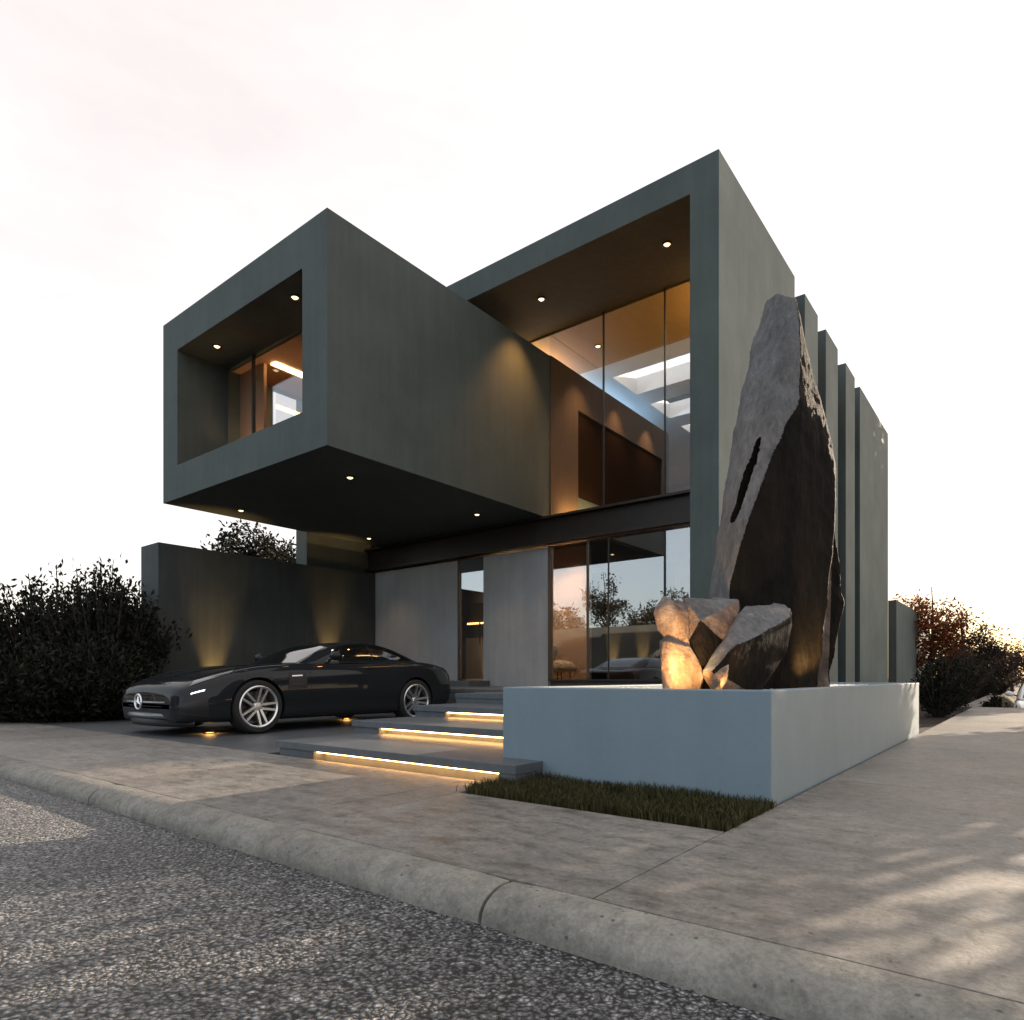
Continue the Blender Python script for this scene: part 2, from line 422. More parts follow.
# grass strip
rg = random.Random(5); gr = MB()
for i in range(11000):
    x, y = rg.uniform(-2.70, -1.05), rg.uniform(2.86, 3.565)
    if noise.noise(Vector((x*5, y*5, 0))) < -.45: continue
    h = rg.uniform(.02, .062)*(1+.5*noise.noise(Vector((x*3, y*3, 3)))); w = rg.uniform(.002, .0045); a = rg.uniform(0, 6.28)
    lx, ly = rg.gauss(0, .35)*h, rg.gauss(0, .35)*h; cx, sy = math.cos(a)*w, math.sin(a)*w
    gr.add([(x-cx, y-sy, -.03), (x+cx, y+sy, -.03), (x+cx*.7+lx*.4, y+sy*.7+ly*.4, h*.6), (x-cx*.7+lx*.4, y-sy*.7+ly*.4, h*.6), (x+lx, y+ly, h)], [(0, 1, 2, 3), (3, 2, 4)])
tag(gr.build('grass', M['grassm'], fix=False), 'strip of short dark grass along the foot of the blue-grey planter', 'grass', kind='stuff')

# ------------------------------------------------------------------ house
house = thing('house', 'dark concrete two-storey house with a cantilevered box, tall glazing and side fins', 'house', (-8.5, YF, 0))
H = house
# portal: left leg, roof and right wall in one extruded section
pf = MB().prism([(XL, 0), (XL+.43, 0), (XL+.43, ZS), (XR-.43, ZS), (XR-.43, 0), (XR, 0), (XR, ZT), (XL, ZT)], 'y', YF, 12.83)
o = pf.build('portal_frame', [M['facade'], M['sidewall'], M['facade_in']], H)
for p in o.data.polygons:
    if p.normal.x > .9 and p.center.x > 4.9: p.material_index = 1  # right flank takes the paler, lit-looking colour
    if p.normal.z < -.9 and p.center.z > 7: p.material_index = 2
bevel(o, .008)
for y0, y1 in ((13.52, 14.51), (15.18, 16.28), (17.10, 18.10), (18.72, 22.9)):
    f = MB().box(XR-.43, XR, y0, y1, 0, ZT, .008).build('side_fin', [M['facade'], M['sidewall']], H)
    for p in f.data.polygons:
        if p.normal.x > .9: p.material_index = 1  # outer faces of the fins get the painted side light too
# recessed dark infill between the fins, rear and left walls
rec = MB()
for y0, y1 in ((12.835, 13.515), (14.515, 15.175), (16.285, 17.095), (18.105, 18.715)): rec.box(XR-.42, XR-.40, y0, y1, 0, ZS)
rec.build('infill_pane', M['glass_dark'], H)
bw = MB().box(XL, XR-.44, YB-.3, YB-.01, 0, ZS+.2).build('back_wall', M['white'], H)
cut(bw, MB().box(-12, -4.3, YB-1, YB+1, ZF, 3.4))
MB().box(XL, XL+.3, 12.84, YB-.31, 0, ZS+.2).build('left_wall', M['white'], H)
MB().box(-11.99, -4.31, YB-.16, YB-.14, ZF, 3.39).build('rear_glazing', M['glass_up'], H)
# skylight grid of white beams, open to the sky
sk = MB().box(XL+.3, XR-.44, 12.84, 13.5, ZS, ZS+.4)
for k in range(5):
    y = 13.5+1.9*k; sk.box(-7.66, XR-.44, y+1.16, y+1.9 if k < 4 else YB-.31, ZS, ZS+.4)
sk.box(XL+.3, -7.661, 13.501, YB-.31, ZS, ZS+.4)
sk.build('skylight_beams', M['white'], H)
MB().box(XL+.44, -7.2, 20.2, 22.5, ZS+.41, 9.9).build('rear_roof_storey', M['facade'], H)  # unseen box added to keep sun off the wall across the street
MB().box(-7.66, XR-.44, YG+.06, 12.83, ZS-.03, ZS-.004).build('ceiling', M['ceiling'], H)
MB().box(XL+.44, -7.67, YG+.06, 12.83, ZS-.03, ZS-.004).build('ceiling', M['ceiling'], H)
# floors
fl = MB().box(XL+.44, XR-.44, YG+.12, YB-.31, .0, ZF)
fl.build('ground_floor', M['floor'], H)
# cantilever box
BX0, BX1, BY0, BY1, BZ0, BZ1 = -12.66, -7.68, 5.59, 16.5, 3.9, 7.2
o = MB().box(BX0, BX1, BY0, BY1, BZ0, BZ1).build('cantilever_box', [M['facade']], H)
cut(o, MB().box(-12.1, -8.27, 5, 16.2, 4.5, 6.58))
cut(o, MB().box(-13, -11.9, 7.5, 10.2, 4.55, 6.572))  # added side opening, lets bright sky show through the box
cut(o, MB().box(-13, -12.3, 7.3, 10.4, 4.3, 7.05))
cut(o, MB().box(-8.5, -7, 12.0, 16.1, 4.55, 6.42))
bevel(o, .008); box = o
cl = MB().box(BX1+.004, BX1+.022, YG+.03, BY1, BZ0+.01, BZ1).build('timber_cladding', M['timber'], H)
cut(cl, MB().box(-8, -7, 12.0, 16.1, 3.95, 6.42))
MB().box(BX1-.03, BX1-.015, 12.003, 16.097, 4.55, 6.417).build('inner_window', M['bronze_glass'], H)
MB().box(-12.095, -8.275, 6.6, 16.19, 4.5, 4.52).build('box_floor', M['floor'], H)
# pale timber lining of the room in the box
MB().box(-12.08, -8.29, 10.3, 10.36, 4.53, 6.57).build('room_wall', M['curtain'], H)
MB().box(-12.08, -8.29, 6.62, 10.29, 6.555, 6.575).build('room_ceiling', M['curtain'], H)
MB().box(-11.2, -11.05, 6.9, 10.28, 6.53, 6.552).build('cove_strip', M['cove_soft'], H)
spot((-11.4, 6.62, 4.6), (-11.7, 6.9, 6.5), 30, 120, 1)  # added spot with no fixture, brightens the curtain
MB().box(-12.08, -11.25, 6.78, 6.84, 4.53, 6.55).build('curtain', M['curtain'], H)
w = MB().box(-12.09, -8.28, 6.54, 6.555, 4.505, 6.575).build('box_window', M['glass_box'], H)
MB().box(-11.22, -11.18, 6.52, 6.575, 4.51, 6.57).build('mullion', M['black'], w)
MB().box(-12.0, -11.98, 7.5, 10.2, 4.55, 6.57).build('side_window', M['glass_box'], H)  # pane of the added opening; sky behind it stands for a reflection
# steel beam under the upper floor
ib = MB().box(XL+.44, XR-.44, 10.72, 11.06, 3.34, 3.385).box(XL+.44, XR-.44, 10.86, 10.92, 3.385, 3.845).box(XL+.44, XR-.44, 10.72, 11.06, 3.845, 3.89)
ib.build('steel_beam', M['steel'], H)
MB().box(-7.66, XR-.44, 10.80, 10.86, 3.325, 3.337).build('beam_trim', M['bronze'], H)
# upper glazing
for a, b in ((-7.655, -6.42), (-6.40, -5.16), (-5.14, XR-.44)):
    MB().box(a, b, 10.935, 10.945, 3.92, ZS-.01).build('upper_pane', M['glass_up'], H)
for x in (-6.41, -5.15): MB().box(x-.011, x+.011, 10.92, 10.96, 3.895, ZS-.005).build('mullion', M['black'], H)
MB().box(-7.655, XR-.44, 10.91, 10.97, 3.893, 3.918).build('glazing_sill', M['bronze'], H)
# lower glazing
for a, b in ((-7.60, -6.78), (-6.74, -5.17), (-5.13, XR-.44)):
    MB().box(a, b, 10.935, 10.945, .64, 3.32).build('lower_pane', M['glass_low'], H)
for x, ww in ((-6.76, .018), (-5.15, .014), (-6.30, .006)): MB().box(x-ww, x+ww, 10.915, 10.965, .64, 3.322).build('mullion', M['black'] if ww < .017 else M['bronze'], H)
MB().box(-7.66, -7.605, 10.88, 10.97, .64, 3.322).build('door_jamb', M['bronze'], H)
MB().box(-7.66, XR-.44, 10.90, 10.98, .602, .638).build('glazing_sill', M['black'], H)
# front panels and slit door
MB().box(-12.99, -10.18, 10.90, 11.0, 0, 3.30, .006).build('front_panel', M['panel'], H)
MB().box(-9.40, -7.68, 10.90, 11.0, 0, 3.30, .006).build('front_panel', M['panel'], H)
d = MB().box(-10.13, -9.405, 10.965, 10.975, .64, 3.02).build('front_door', M['glass_low'], H)
MB().box(-10.175, -10.135, 10.93, 11.0, .605, 3.32).build('door_frame', M['bronze'], d)
MB().box(-10.13, -9.405, 10.94, 10.99, 3.03, 3.32).build('door_head', M['black'], d)
MB().box(-9.52, -9.50, 10.90, 10.925, 1.4, 1.9).build('handle', M['black'], d)
# ground-floor interior
MB().box(-11.2, -8.30, 13.5, 13.6, ZF+.002, 3.88).build('entrance_wall', M['blind'], H)
MB().box(-11.2, -9.2, 12.5, 12.55, 2.55, 3.3).build('lit_panel', M['white'], H)  # white board added to stand for sky mirrored in the door
MB().box(-11.2, -9.2, 12.38, 12.55, 1.98, 2.52).build('wall_shelf', M['timber'], H)
MB().box(-11.2, -9.2, 12.36, 12.375, 2.0, 2.04).build('shelf_strip', M['warm'], H)
MB().box(-11.2, -9.2, 12.3, 12.55, ZF+.004, 1.66, .01).build('entrance_cabinet', M['white'], H)
MB().box(-12.9, -8.2, 17.5, 17.6, ZF+.002, 3.88).build('partition', M['dim'], H)
MB().box(-8.0, -7.9, 13.8, 17.4, ZF+.002, 3.88).build('partition', M['dim'], H)
MB().box(-7.3, -4.8, 19.8, 20.0, ZF+.002, 2.3).build('partition', M['dim'], H)
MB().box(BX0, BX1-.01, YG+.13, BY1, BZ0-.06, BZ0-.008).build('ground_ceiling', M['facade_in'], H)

def downlight(p, nz=-1, aim=None, e=14, size=80, par=H, r=.055, col=(1, .60, .27)):
    x, y, z = p
    d = MB().lathe([(r*1.5, 0), (r*1.55, -.012), (r*1.05, -.016), (r, 0)], 20, Matrix.Translation((x, y, z-.001))).build('downlight', M['black'], par, True)
    MB().lathe([(.001, 0), (r*.98, 0), (r*.6, -.022), (.001, -.028)], 16, Matrix.Translation((x, y, z-.004))).build('lens', M['lamp'], d, True)
    if e: spot((x, y, z-.06), aim or (x, y, z-3), e*3.2, size, 1.0, col)
downlight((-7.10, 9.87, ZS), aim=(-7.72, 9.8, 4.0), e=46, size=80, col=(1, .45, .13))
def zpt(px, py, z):
    D = (z-CAMZ)*F/(677-py); v = at(px, py, D); return (v.x, v.y, z)
downlight(zpt(667, 244, ZS), e=40)
downlight(zpt(598, 346, ZS-.03), e=45)
for px, py in ((217, 346), (295, 297)): downlight(zpt(px, py, 6.58), e=5)
for px, py in ((350, 477), (477, 514), (241, 510), (369, 538)): downlight(zpt(px, py, BZ0), e=12)
for x, y, tx, ty, e in ((-9.3, 12.6, -9.2, 13.5, 45), (-8.7, 12.9, -8.6, 13.5, 45), (-9.9, 11.5, -9.8, 12.5, 30)): downlight((x, y, BZ0-.06), aim=(tx, ty, 1.6), e=e, size=90)  # unseen downlights added to brighten the entrance wall and cabinet
spot((-10.2, 8.0, 6.45), (-10.2, 9.5, 4.5), 300, 150, 1)  # added spot with no fixture, brightens the room in the box
# wall washers under the top of the inner box, and added unseen glowing strips for ceiling and beams
for y in (13.6, 15.2):
    spot((-7.25, y, 7.25), (-7.68, y, 5.6), 45, 75)
MB().box(-8.6, -8.5, 11.2, 12.7, 7.205, 7.24).build('cove_strip', M['cove_soft'], H)  # unseen strip added to turn the ceiling golden
MB().box(-9.3, -9.2, 12.95, 16.3, 7.205, 7.24).build('cove_strip', M['cove_cool'], H)  # unseen cool strip added to brighten the skylight beams
MB().box(-3.98, -3.92, 13.2, 22, 7.055, 7.085).build('cove_strip', M['cove_cool'], H)  # second added cool strip, hidden by the right wall
MB().box(-4.11, -3.90, 13.15, 22.1, 7.0, 7.05).box(-4.13, -4.111, 13.15, 22.1, 7.0, 7.16).build('cove_trough', M['white'], H)  # added shield, keeps the hidden strip's light off the cladding
MB().box(-3.95, -3.89, 11.2, 12.7, 7.15, 7.18).build('cove_strip', M['cove'], H)  # unseen warm strip added for the right part of the ceiling
MB().box(-7.45, -7.40, 11.3, 12.7, 4.0, 4.03).build('floor_cove', M['cove'], H)  # unseen glowing strip low against the cladding, warms it
# ------------------------------------------------------------------ steps
st = thing('entrance_steps', 'broad dark stone steps with glowing strips under their nosings beside the planter', 'steps', (-4.4, 3.25, 0))
def step(x0, x1, y0, y1, z0, z1, lit=None):
    # a slab whose nosing overhangs a recessed riser
    s = MB().box(x0, x1, y0, y1, z1-.06, z1, .004)
    if lit:
        s.box(x0+.03, lit[0], y0+.02, y1, z0, z1-.061); s.box(lit[0], lit[1], y0+.13, y1, z0, z1-.061)
        if lit[1] < x1-.01: s.box(lit[1], x1-.004, y0+.004, y1, z0, z1-.061)
    else: s.box(x0+.01, x1-.004, y0+.01, y1, z0, z1-.061)
    o = s.build('step', M['step'], st)
    if lit: MB().box(lit[0]+.004, lit[1]-.004, y0+.05, y0+.09, z1-.074, z1-.062).build('light_strip', M['strip'], o)
step(-5.25, -2.56, 3.28, 4.6, -.08, .12, (-4.72, -2.70))
step(-5.42, -2.92, 4.24, 5.5, .0, .24, (-5.02, -2.925))
step(-5.50, -2.92, 5.15, 6.4, .1, .36, (-5.0, -2.925))
step(-5.62, -2.92, 5.98, 8.3, .2, .48)
step(-12.9, -3.9, 8.305, 10.89, .0, .478)
step(-10.4, -9.2, 10.2, 10.88, .3, .60)
# ------------------------------------------------------------------ planter
pl = thing('planter', 'long low blue-grey rendered planter holding the boulders, at the pavement corner', 'planter', (-2, 6.4, 0))
o = MB().box(-2.905, -1.08, 3.575, 9.36, -.1, .61).build('planter_wall', M['planter'], pl)
cut(o, MB().box(-2.80, -1.18, 3.68, 9.26, .45, 1)); bevel(o, .008)
gv = MB(); rg = random.Random(2); nx, ny = 60, 190
rows = [[(-2.81+1.64*i/nx, 3.67+5.6*j/ny, .575+.022*noise.noise(Vector((i*.9, j*.9, 0)))+.02*noise.noise(Vector((i*.2, j*.2, 4)))) for i in range(nx+1)] for j in range(ny+1)]
gv.grid(rows); gv.build('gravel_fill', M['gravel'], pl, True)
# ------------------------------------------------------------------ rocks
cam_dir = Vector((-.6195, .785, 0)); cam_r = Vector((.785, .6195, 0))
def rock(name, label, pts, mats, cls, seed, sub=5, amp=.05, group=None, crack=None):
    sets = pts if isinstance(pts[0], list) else [pts]; pts = [p for q in sets for p in q]
    bm = bmesh.new()
    for q in sets:
        hb_ = bmesh.new()
        for p in q: hb_.verts.new(p)
        bmesh.ops.convex_hull(hb_, input=hb_.verts[:])
        for v in [v for v in hb_.verts if not v.link_faces]: hb_.verts.remove(v)
        bmesh.ops.triangulate(hb_, faces=hb_.faces[:]); bmesh.ops.recalc_face_normals(hb_, faces=hb_.faces[:])
        hm = bpy.data.meshes.new('hull'); hb_.to_mesh(hm); hb_.free(); bm.from_mesh(hm); bpy.data.meshes.remove(hm)
    bm.normal_update(); bm.faces.ensure_lookup_table()
    hull = bm; tree_ = BVHTree.FromBMesh(hull); cl = [cls(f) for f in hull.faces]
    tm = bpy.data.meshes.new('tmp'); hull.to_mesh(tm); to = bpy.data.objects.new('tmp', tm); COL.objects.link(to)
    md = to.modifiers.new('r', 'REMESH'); md.mode = 'VOXEL'; md.voxel_size = .015 if crack else .011
    bpy.context.view_layer.update()
    rm = bpy.data.meshes.new_from_object(to.evaluated_get(bpy.context.evaluated_depsgraph_get()))
    bpy.data.objects.remove(to); bpy.data.meshes.remove(tm)
    bm = bmesh.new(); bm.from_mesh(rm); bpy.data.meshes.remove(rm)
    bmesh.ops.triangulate(bm, faces=bm.faces[:]); bm.normal_update()
    for f in bm.faces:
        p = f.calc_center_median(); p = p+Vector((noise.noise(p*6), noise.noise(p*6+Vector((9, 0, 0))), noise.noise(p*6+Vector((0, 9, 0)))))*(.012 if crack else .010)
        f.material_index = cl[tree_.find_nearest(p)[2]]
    hull.free()
    off = Vector((seed*7.1, seed*3.3, 0))
    nv = {}
    for v in bm.verts:
        p = v.co+off
        d = amp*(noise.fractal(p*1.7, .9, 2.1, 5)*.7+(noise.ridged_multi_fractal(p*2.3, .9, 2.1, 4, 1, 2)-1)*.5+noise.fractal(Vector((p.x*9, p.y*9, p.z*2.5)), .8, 2.1, 4)*.22)
        if crack:                                    # a long split in the pale face
            a, b = crack; ab = b-a; tt = max(0, min(1, (v.co-a).dot(ab)/ab.length_squared)); w = v.co-(a+ab*tt); w -= cam_dir*w.dot(cam_dir)
            q = w.length/(.004+.012*math.sin(math.pi*tt)**.7)
            if q < 1.15 and v.normal.dot(cam_dir) < 0:
                d -= .16*max(0, 1-q*q*.6)
                for f in v.link_faces: f.material_index = 1
        nv[v] = v.co+v.normal*d
    for v, c_ in nv.items(): v.co = c_
    me = bpy.data.meshes.new(name); bm.to_mesh(me); bm.free()
    mi = [p.material_index for p in me.polygons]
    o = link(name, me, mats)
    o.data.polygons.foreach_set('material_index', mi)
    autosmooth(o, 33)
    c = sum((Vector(p) for p in pts), Vector())/len(pts); c.z = min(Vector(p).z for p in pts)
    o.data.transform(Matrix.Translation(-c)); o.location = c
    return tag(o, label, 'boulder', group)
RM = [M['rock'], M['rock_dark'], M['rock_russet']]
mono = [at(767, 302, 5.45), at(778, 295, 5.35), at(796, 297, 5.2), at(750, 350, 5.45), at(738, 410, 5.45), at(727, 500, 5.4),
        at(711, 585, 5.3), at(706, 600, 5.25), at(704, 690, 5.25), at(801, 345, 5.08), at(800, 397, 4.98), at(772, 455, 4.94), at(748, 520, 4.90), at(730, 580, 4.88), at(722, 690, 4.88),
        at(812, 365, 5.12), at(824, 415, 5.12), at(836, 468, 5.14), at(836, 525, 5.14), at(824, 575, 5.12), at(800, 690, 5.05), at(818, 690, 5.12),
        at(790, 320, 5.75), at(780, 450, 6.0), at(770, 690, 5.95)]
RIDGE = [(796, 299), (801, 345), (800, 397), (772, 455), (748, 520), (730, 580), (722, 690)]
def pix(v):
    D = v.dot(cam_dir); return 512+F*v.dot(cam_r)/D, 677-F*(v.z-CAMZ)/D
def cls_mono(f):  # splits pale and shade-dark rock colour along the ridge
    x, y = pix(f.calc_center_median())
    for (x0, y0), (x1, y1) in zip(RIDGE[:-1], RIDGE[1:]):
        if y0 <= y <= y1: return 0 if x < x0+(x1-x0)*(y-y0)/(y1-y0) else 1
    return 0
CRACK = (at(757, 440, 5.1), at(731, 522, 5.1))
rock('standing_stone', 'tall pointed standing stone, pale weathered left face and black broken right face', mono, RM, cls_mono, 1, 8, .022, 'boulders in the planter', CRACK)
back = [at(822, 500, 5.5), at(832, 520, 5.45), at(840, 560, 5.45), at(843, 605, 5.45), at(836, 650, 5.42), at(829, 692, 5.4), at(790, 692, 5.45), at(770, 640, 5.6), at(800, 540, 5.75),
        at(800, 692, 5.9), at(830, 560, 6.0), at(770, 692, 5.6)]
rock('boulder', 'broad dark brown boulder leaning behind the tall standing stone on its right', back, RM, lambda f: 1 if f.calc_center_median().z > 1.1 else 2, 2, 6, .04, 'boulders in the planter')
def PT(D, *xy): return [at(x, y, D+(xy_[0] if xy_ else 0)) for x, y, *xy_ in xy]
left = [PT(4.5, (654, 612, .08), (664, 597, .14), (672, 604, .06), (680, 611, .02), (688, 612, .10), (691, 646, -.02), (664, 639, .0), (657, 629, .06), (664, 597, .4), (688, 612, .4), (690, 650, .4), (658, 630, .4)),
        PT(4.42, (660, 640, .08), (671, 641, .0), (691, 646, .03), (698, 659, .0), (704, 676, -.04), (699, 692, -.05), (671, 692, -.04), (661, 668, .04), (664, 692, .06), (660, 640, .4), (700, 660, .4), (704, 692, .4), (664, 692, .4)),
        PT(4.44, (676, 600, .3), (690, 606, .2), (688, 640, .16), (672, 640, .2), (690, 606, .45), (676, 600, .45), (690, 640, .45))]
rock('boulder', 'small russet boulder leftmost in the planter, lit yellow from below', left, RM, lambda f: 2, 3, 6, .014, 'boulders in the planter')
mid = [PT(4.6, (684, 599, .14), (711, 600, .17), (739, 601, .2), (739, 619, .08), (736, 631, .02), (723, 640, -.06), (711, 654, -.13), (702, 666, -.2), (697, 650, -.14), (690, 639, -.08), (688, 619, .02), (700, 620, -.05), (684, 599, .5), (739, 601, .5), (736, 640, .5), (700, 670, .4)),
       PT(4.55, (694, 640, .0), (724, 640, .0), (738, 625, .1), (738, 692, .1), (696, 692, -.05), (738, 640, .4), (696, 692, .4), (738, 692, .4)),
       PT(4.62, (712, 597, .25), (738, 599, .2), (740, 612, .12), (716, 608, .1), (730, 625, .06), (712, 597, .4), (740, 600, .4), (730, 625, .4))]
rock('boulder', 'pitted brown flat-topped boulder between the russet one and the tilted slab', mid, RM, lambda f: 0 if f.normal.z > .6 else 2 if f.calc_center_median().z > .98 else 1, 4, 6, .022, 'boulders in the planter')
slabp = [PT(4.4, (745, 606, .34), (773, 604, .42), (791, 608, .40), (790, 617, .26), (760, 635, .02), (737, 646, -.10), (732, 633, .02), (741, 626, .14), (711, 672, -.16), (702, 671, -.12), (791, 624, .32), (786, 651, .30), (769, 676, .26), (752, 692, .2), (711, 692, -.02), (704, 680, -.08), (786, 640, .6), (760, 692, .5)),
         PT(4.5, (772, 602, .4), (785, 604, .38), (792, 613, .3), (789, 630, .2), (776, 622, .14), (788, 612, .5), (775, 640, .4))]
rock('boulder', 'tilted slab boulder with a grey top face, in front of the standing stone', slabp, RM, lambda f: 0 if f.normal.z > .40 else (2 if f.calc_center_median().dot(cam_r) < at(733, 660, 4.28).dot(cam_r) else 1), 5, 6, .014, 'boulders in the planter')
shard = PT(4.14, (711, 690, -.02), (713, 674, .0), (722, 666, .02), (730, 662, .05), (728, 671, -.03), (718, 686, -.06), (722, 692, -.02), (712, 692, .08), (728, 680, .1))
rock('boulder', 'small pale shard of rock lying against the foot of the tilted slab', shard, RM, lambda f: 2, 6, 4, .008, 'boulders in the planter')

def uplight(loc, to, e, label, group, size=50):
    o = thing('uplight', label, 'uplight', loc, group); x, y, z = loc
    MB().lathe([(.001, 0), (.055, 0), (.055, .05), (.045, .055), (.04, .045)], 20, Matrix.Translation(loc)).build('housing', M['black'], o, True)
    MB().lathe([(.001, .047), (.039, .047), (.039, .04)], 16, Matrix.Translation(loc)).build('lens', M['uplamp'], o, True)
    spot((x, y, z+.08), to, e, size, 1.0, (1, .56, .18)); return o
p = at(689, 690, 4.04); q = at(679, 655, 4.45)
uplight((p.x, p.y, .55), q, 46, 'small ground uplight shining on the leftmost russet boulder', 'uplights in the planter', 90)
p = at(722, 690, 4.1); uplight((p.x, p.y, .55), at(722, 650, 4.5), 9, 'small ground uplight in front of the tilted slab boulder', 'uplights in the planter', 80)
p = at(806, 688, 4.9); uplight((p.x, p.y, .55), at(812, 640, 5.1), 34, 'small ground uplight at the foot of the broad brown boulder', 'uplights in the planter', 70)

# ------------------------------------------------------------------ garden walls
gw = MB().box(-13.75, -13.0, 5.65, 9.05, -.1, 3.24).box(-13.20, -13.0, 9.051, 10.89, -.1, 3.24).build('garden_wall', M['garden_wall']); bevel(gw, .008)
tag(gw, 'tall dark rendered garden wall behind the parked sports car', 'wall')
uplight((-12.80, 6.7, 0), (-13.0, 6.72, 2.0), 240, 'ground uplight at the foot of the tall wall, nearer the street', 'uplights along the garden wall', 40)
uplight((-12.80, 9.5, .478), (-13.0, 9.52, 2.4), 170, 'ground uplight at the foot of the tall wall, nearer the house', 'uplights along the garden wall', 40)
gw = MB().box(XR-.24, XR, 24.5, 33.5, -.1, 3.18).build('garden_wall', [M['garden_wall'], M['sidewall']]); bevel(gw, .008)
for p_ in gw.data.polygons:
    if p_.normal.x > .9: p_.material_index = 1  # street face paler, side light put into the colour
tag(gw, 'lower grey garden wall continuing behind the house fins on the right', 'wall')
for loc, lab, e in (((-7.86, 4.02, -.004), 'drive light set in the paving under the front of the car', 10), ((-8.75, 6.75, -.004), 'drive light set in the paving under the middle of the car', 10)):
    o = thing('drive_light', lab, 'drive light', loc, 'lights in the driveway')
    MB().lathe([(.001, 0), (.07, 0), (.075, .004), (.06, .010), (.05, .006)], 20, Matrix.Translation(loc)).build('housing', M['black'], o, True)
    MB().lathe([(.001, .009), (.049, .008), (.049, .004)], 16, Matrix.Translation(loc)).build('lens', M['drivelamp'], o, True)
    spot((loc[0], loc[1], .11), (loc[0]+.02, loc[1]-.02, 0), 3.0, 150, 1, (1, .52, .16))

# ------------------------------------------------------------------ furniture seen through the glass
ch = thing('lounge_chair', 'white rounded lounge chair seen through the pale pane beside the front panel', 'chair', (-8.55, 12.6, ZF))
bm = bmesh.new(); bmesh.ops.create_uvsphere(bm, u_segments=24, v_segments=14, radius=1)
for v in bm.verts: v.co = Vector((v.co.x*.42, v.co.y*.40, max(v.co.z, -.2)*.22+.25))
MB().bm(bm, Matrix.Translation((-8.55, 12.6, ZF))).build('seat', M['white'], ch, True)
bm = bmesh.new(); bmesh.ops.create_uvsphere(bm, u_segments=24, v_segments=14, radius=1)
for v in bm.verts: v.co = Vector((v.co.x*.12-.36+.18*v.co.z, v.co.y*.38, v.co.z*.32+.52))
MB().bm(bm, Matrix.Translation((-8.55, 12.6, ZF))).build('backrest', M['white'], ch, True)
for a in range(4):
    x, y = -8.55+.25*math.cos(a*1.57+.78), 12.6+.25*math.sin(a*1.57+.78)
    MB().tube([(x, y, ZF+.003), (x, y, ZF+.24)], .015).build('leg', M['black'], ch)

# ------------------------------------------------------------------ cars
def interp(tab, s):
    for i in range(len(tab)-1):
        if s <= tab[i+1][0] or i == len(tab)-2:
            p0, p1, p2, p3 = tab[max(i-1, 0)], tab[i], tab[i+1], tab[min(i+2, len(tab)-1)]
            t = (s-p1[0])/(p2[0]-p1[0]); t = max(0, min(1, t)); out = []
            for k in range(1, len(p1)):
                d = p2[0]-p1[0]
                m1 = (p2[k]-p0[k])/max(1e-6, p2[0]-p0[0])*d; m2 = (p3[k]-p1[k])/max(1e-6, p3[0]-p1[0])*d
                t2, t3 = t*t, t*t*t
                out.append((2*t3-3*t2+1)*p1[k]+(t3-2*t2+t)*m1+(-2*t3+3*t2)*p2[k]+(t3-t2)*m2)
            return out
def ring_eval(pts, v):
    n = len(pts)-1; x = max(0, min(n-1e-6, v*n)); i = int(x); t = x-i
    P = lambda k: pts[max(0, min(n, k))]
    def cr(a, b, c, d): return .5*((2*b)+(-a+c)*t+(2*a-5*b+4*c-d)*t*t+(-a+3*b-3*c+d)*t**3)
    return (cr(P(i-1)[0], P(i)[0], P(i+1)[0], P(i+2)[0]), cr(P(i-1)[1], P(i)[1], P(i+1)[1], P(i+2)[1]))

class CarShape:
    def __init__(s, body, cab, wheels, wr, track):
        s.bt, s.ct, s.wheels, s.wr, s.track = body, cab, wheels, wr, track
    def body(s, u, v):
        w, zb, zs, zc = interp(s.bt, u)
        r = [(0, zb), (.72*w, zb), (.93*w, zb+.03), (.985*w, zb+.14), (1.0*w, zb+(zs-zb)*.5), (.985*w, zs-.13), (.945*w, zs-.035), (.85*w, zs+.012), (.62*w, zc*.5+zs*.5+.012), (.3*w, zc), (0, zc)]
        x, z = ring_eval(r, v); return Vector((max(x, 0), u, z))
    def cab(s, u, v):
        wb, wt, z0, z1 = interp(s.ct, u); z1 = max(z1, z0+.004)
        h = z1-z0
        r = [(wb, z0), (wb*.72+wt*.28+.012, z0+h*.36), (wb*.35+wt*.65+.016, z0+h*.70), (wt, z0+h*.90), (wt*.82, z0+h*.965), (wt*.45, z0+h*.995), (0, z1)]
        x, z = ring_eval(r, v); return Vector((max(x, 0), u, z))
    def surf(s, fn, u0, u1, v0, v1, nu, nv, off=0.0, side=1, inv=None):
        rows = []
        for i in range(nu+1):
            u = u0+(u1-u0)*i/nu; row = []
            for j in range(nv+1):
                v = v0+(v1-v0)*j/nv
                uu, vv = (u, v) if inv is None else inv(i/nu, j/nv)
                p = fn(uu, vv)
                if off:
                    e = .004; du = fn(uu+e, vv)-fn(uu-e, vv); dv = fn(uu, min(vv+e, 1))-fn(uu, max(vv-e, 0))
                    n = du.cross(dv); n = n.normalized() if n.length > 1e-9 else Vector((0, 0, 1))
                    if n.dot(p-Vector((0, p.y, .5))) < 0: n = -n
                    p = p+n*off
                row.append((p.x*side, p.y, p.z))
            rows.append(row)
        return rows

def quad(c):
    """map the unit square onto four (u, v) corners"""
    (a, b, d, e) = c
    return lambda i, j: ((a[0]*(1-i)+b[0]*i)*(1-j)+(e[0]*(1-i)+d[0]*i)*j, (a[1]*(1-i)+b[1]*i)*(1-j)+(e[1]*(1-i)+d[1]*i)*j)

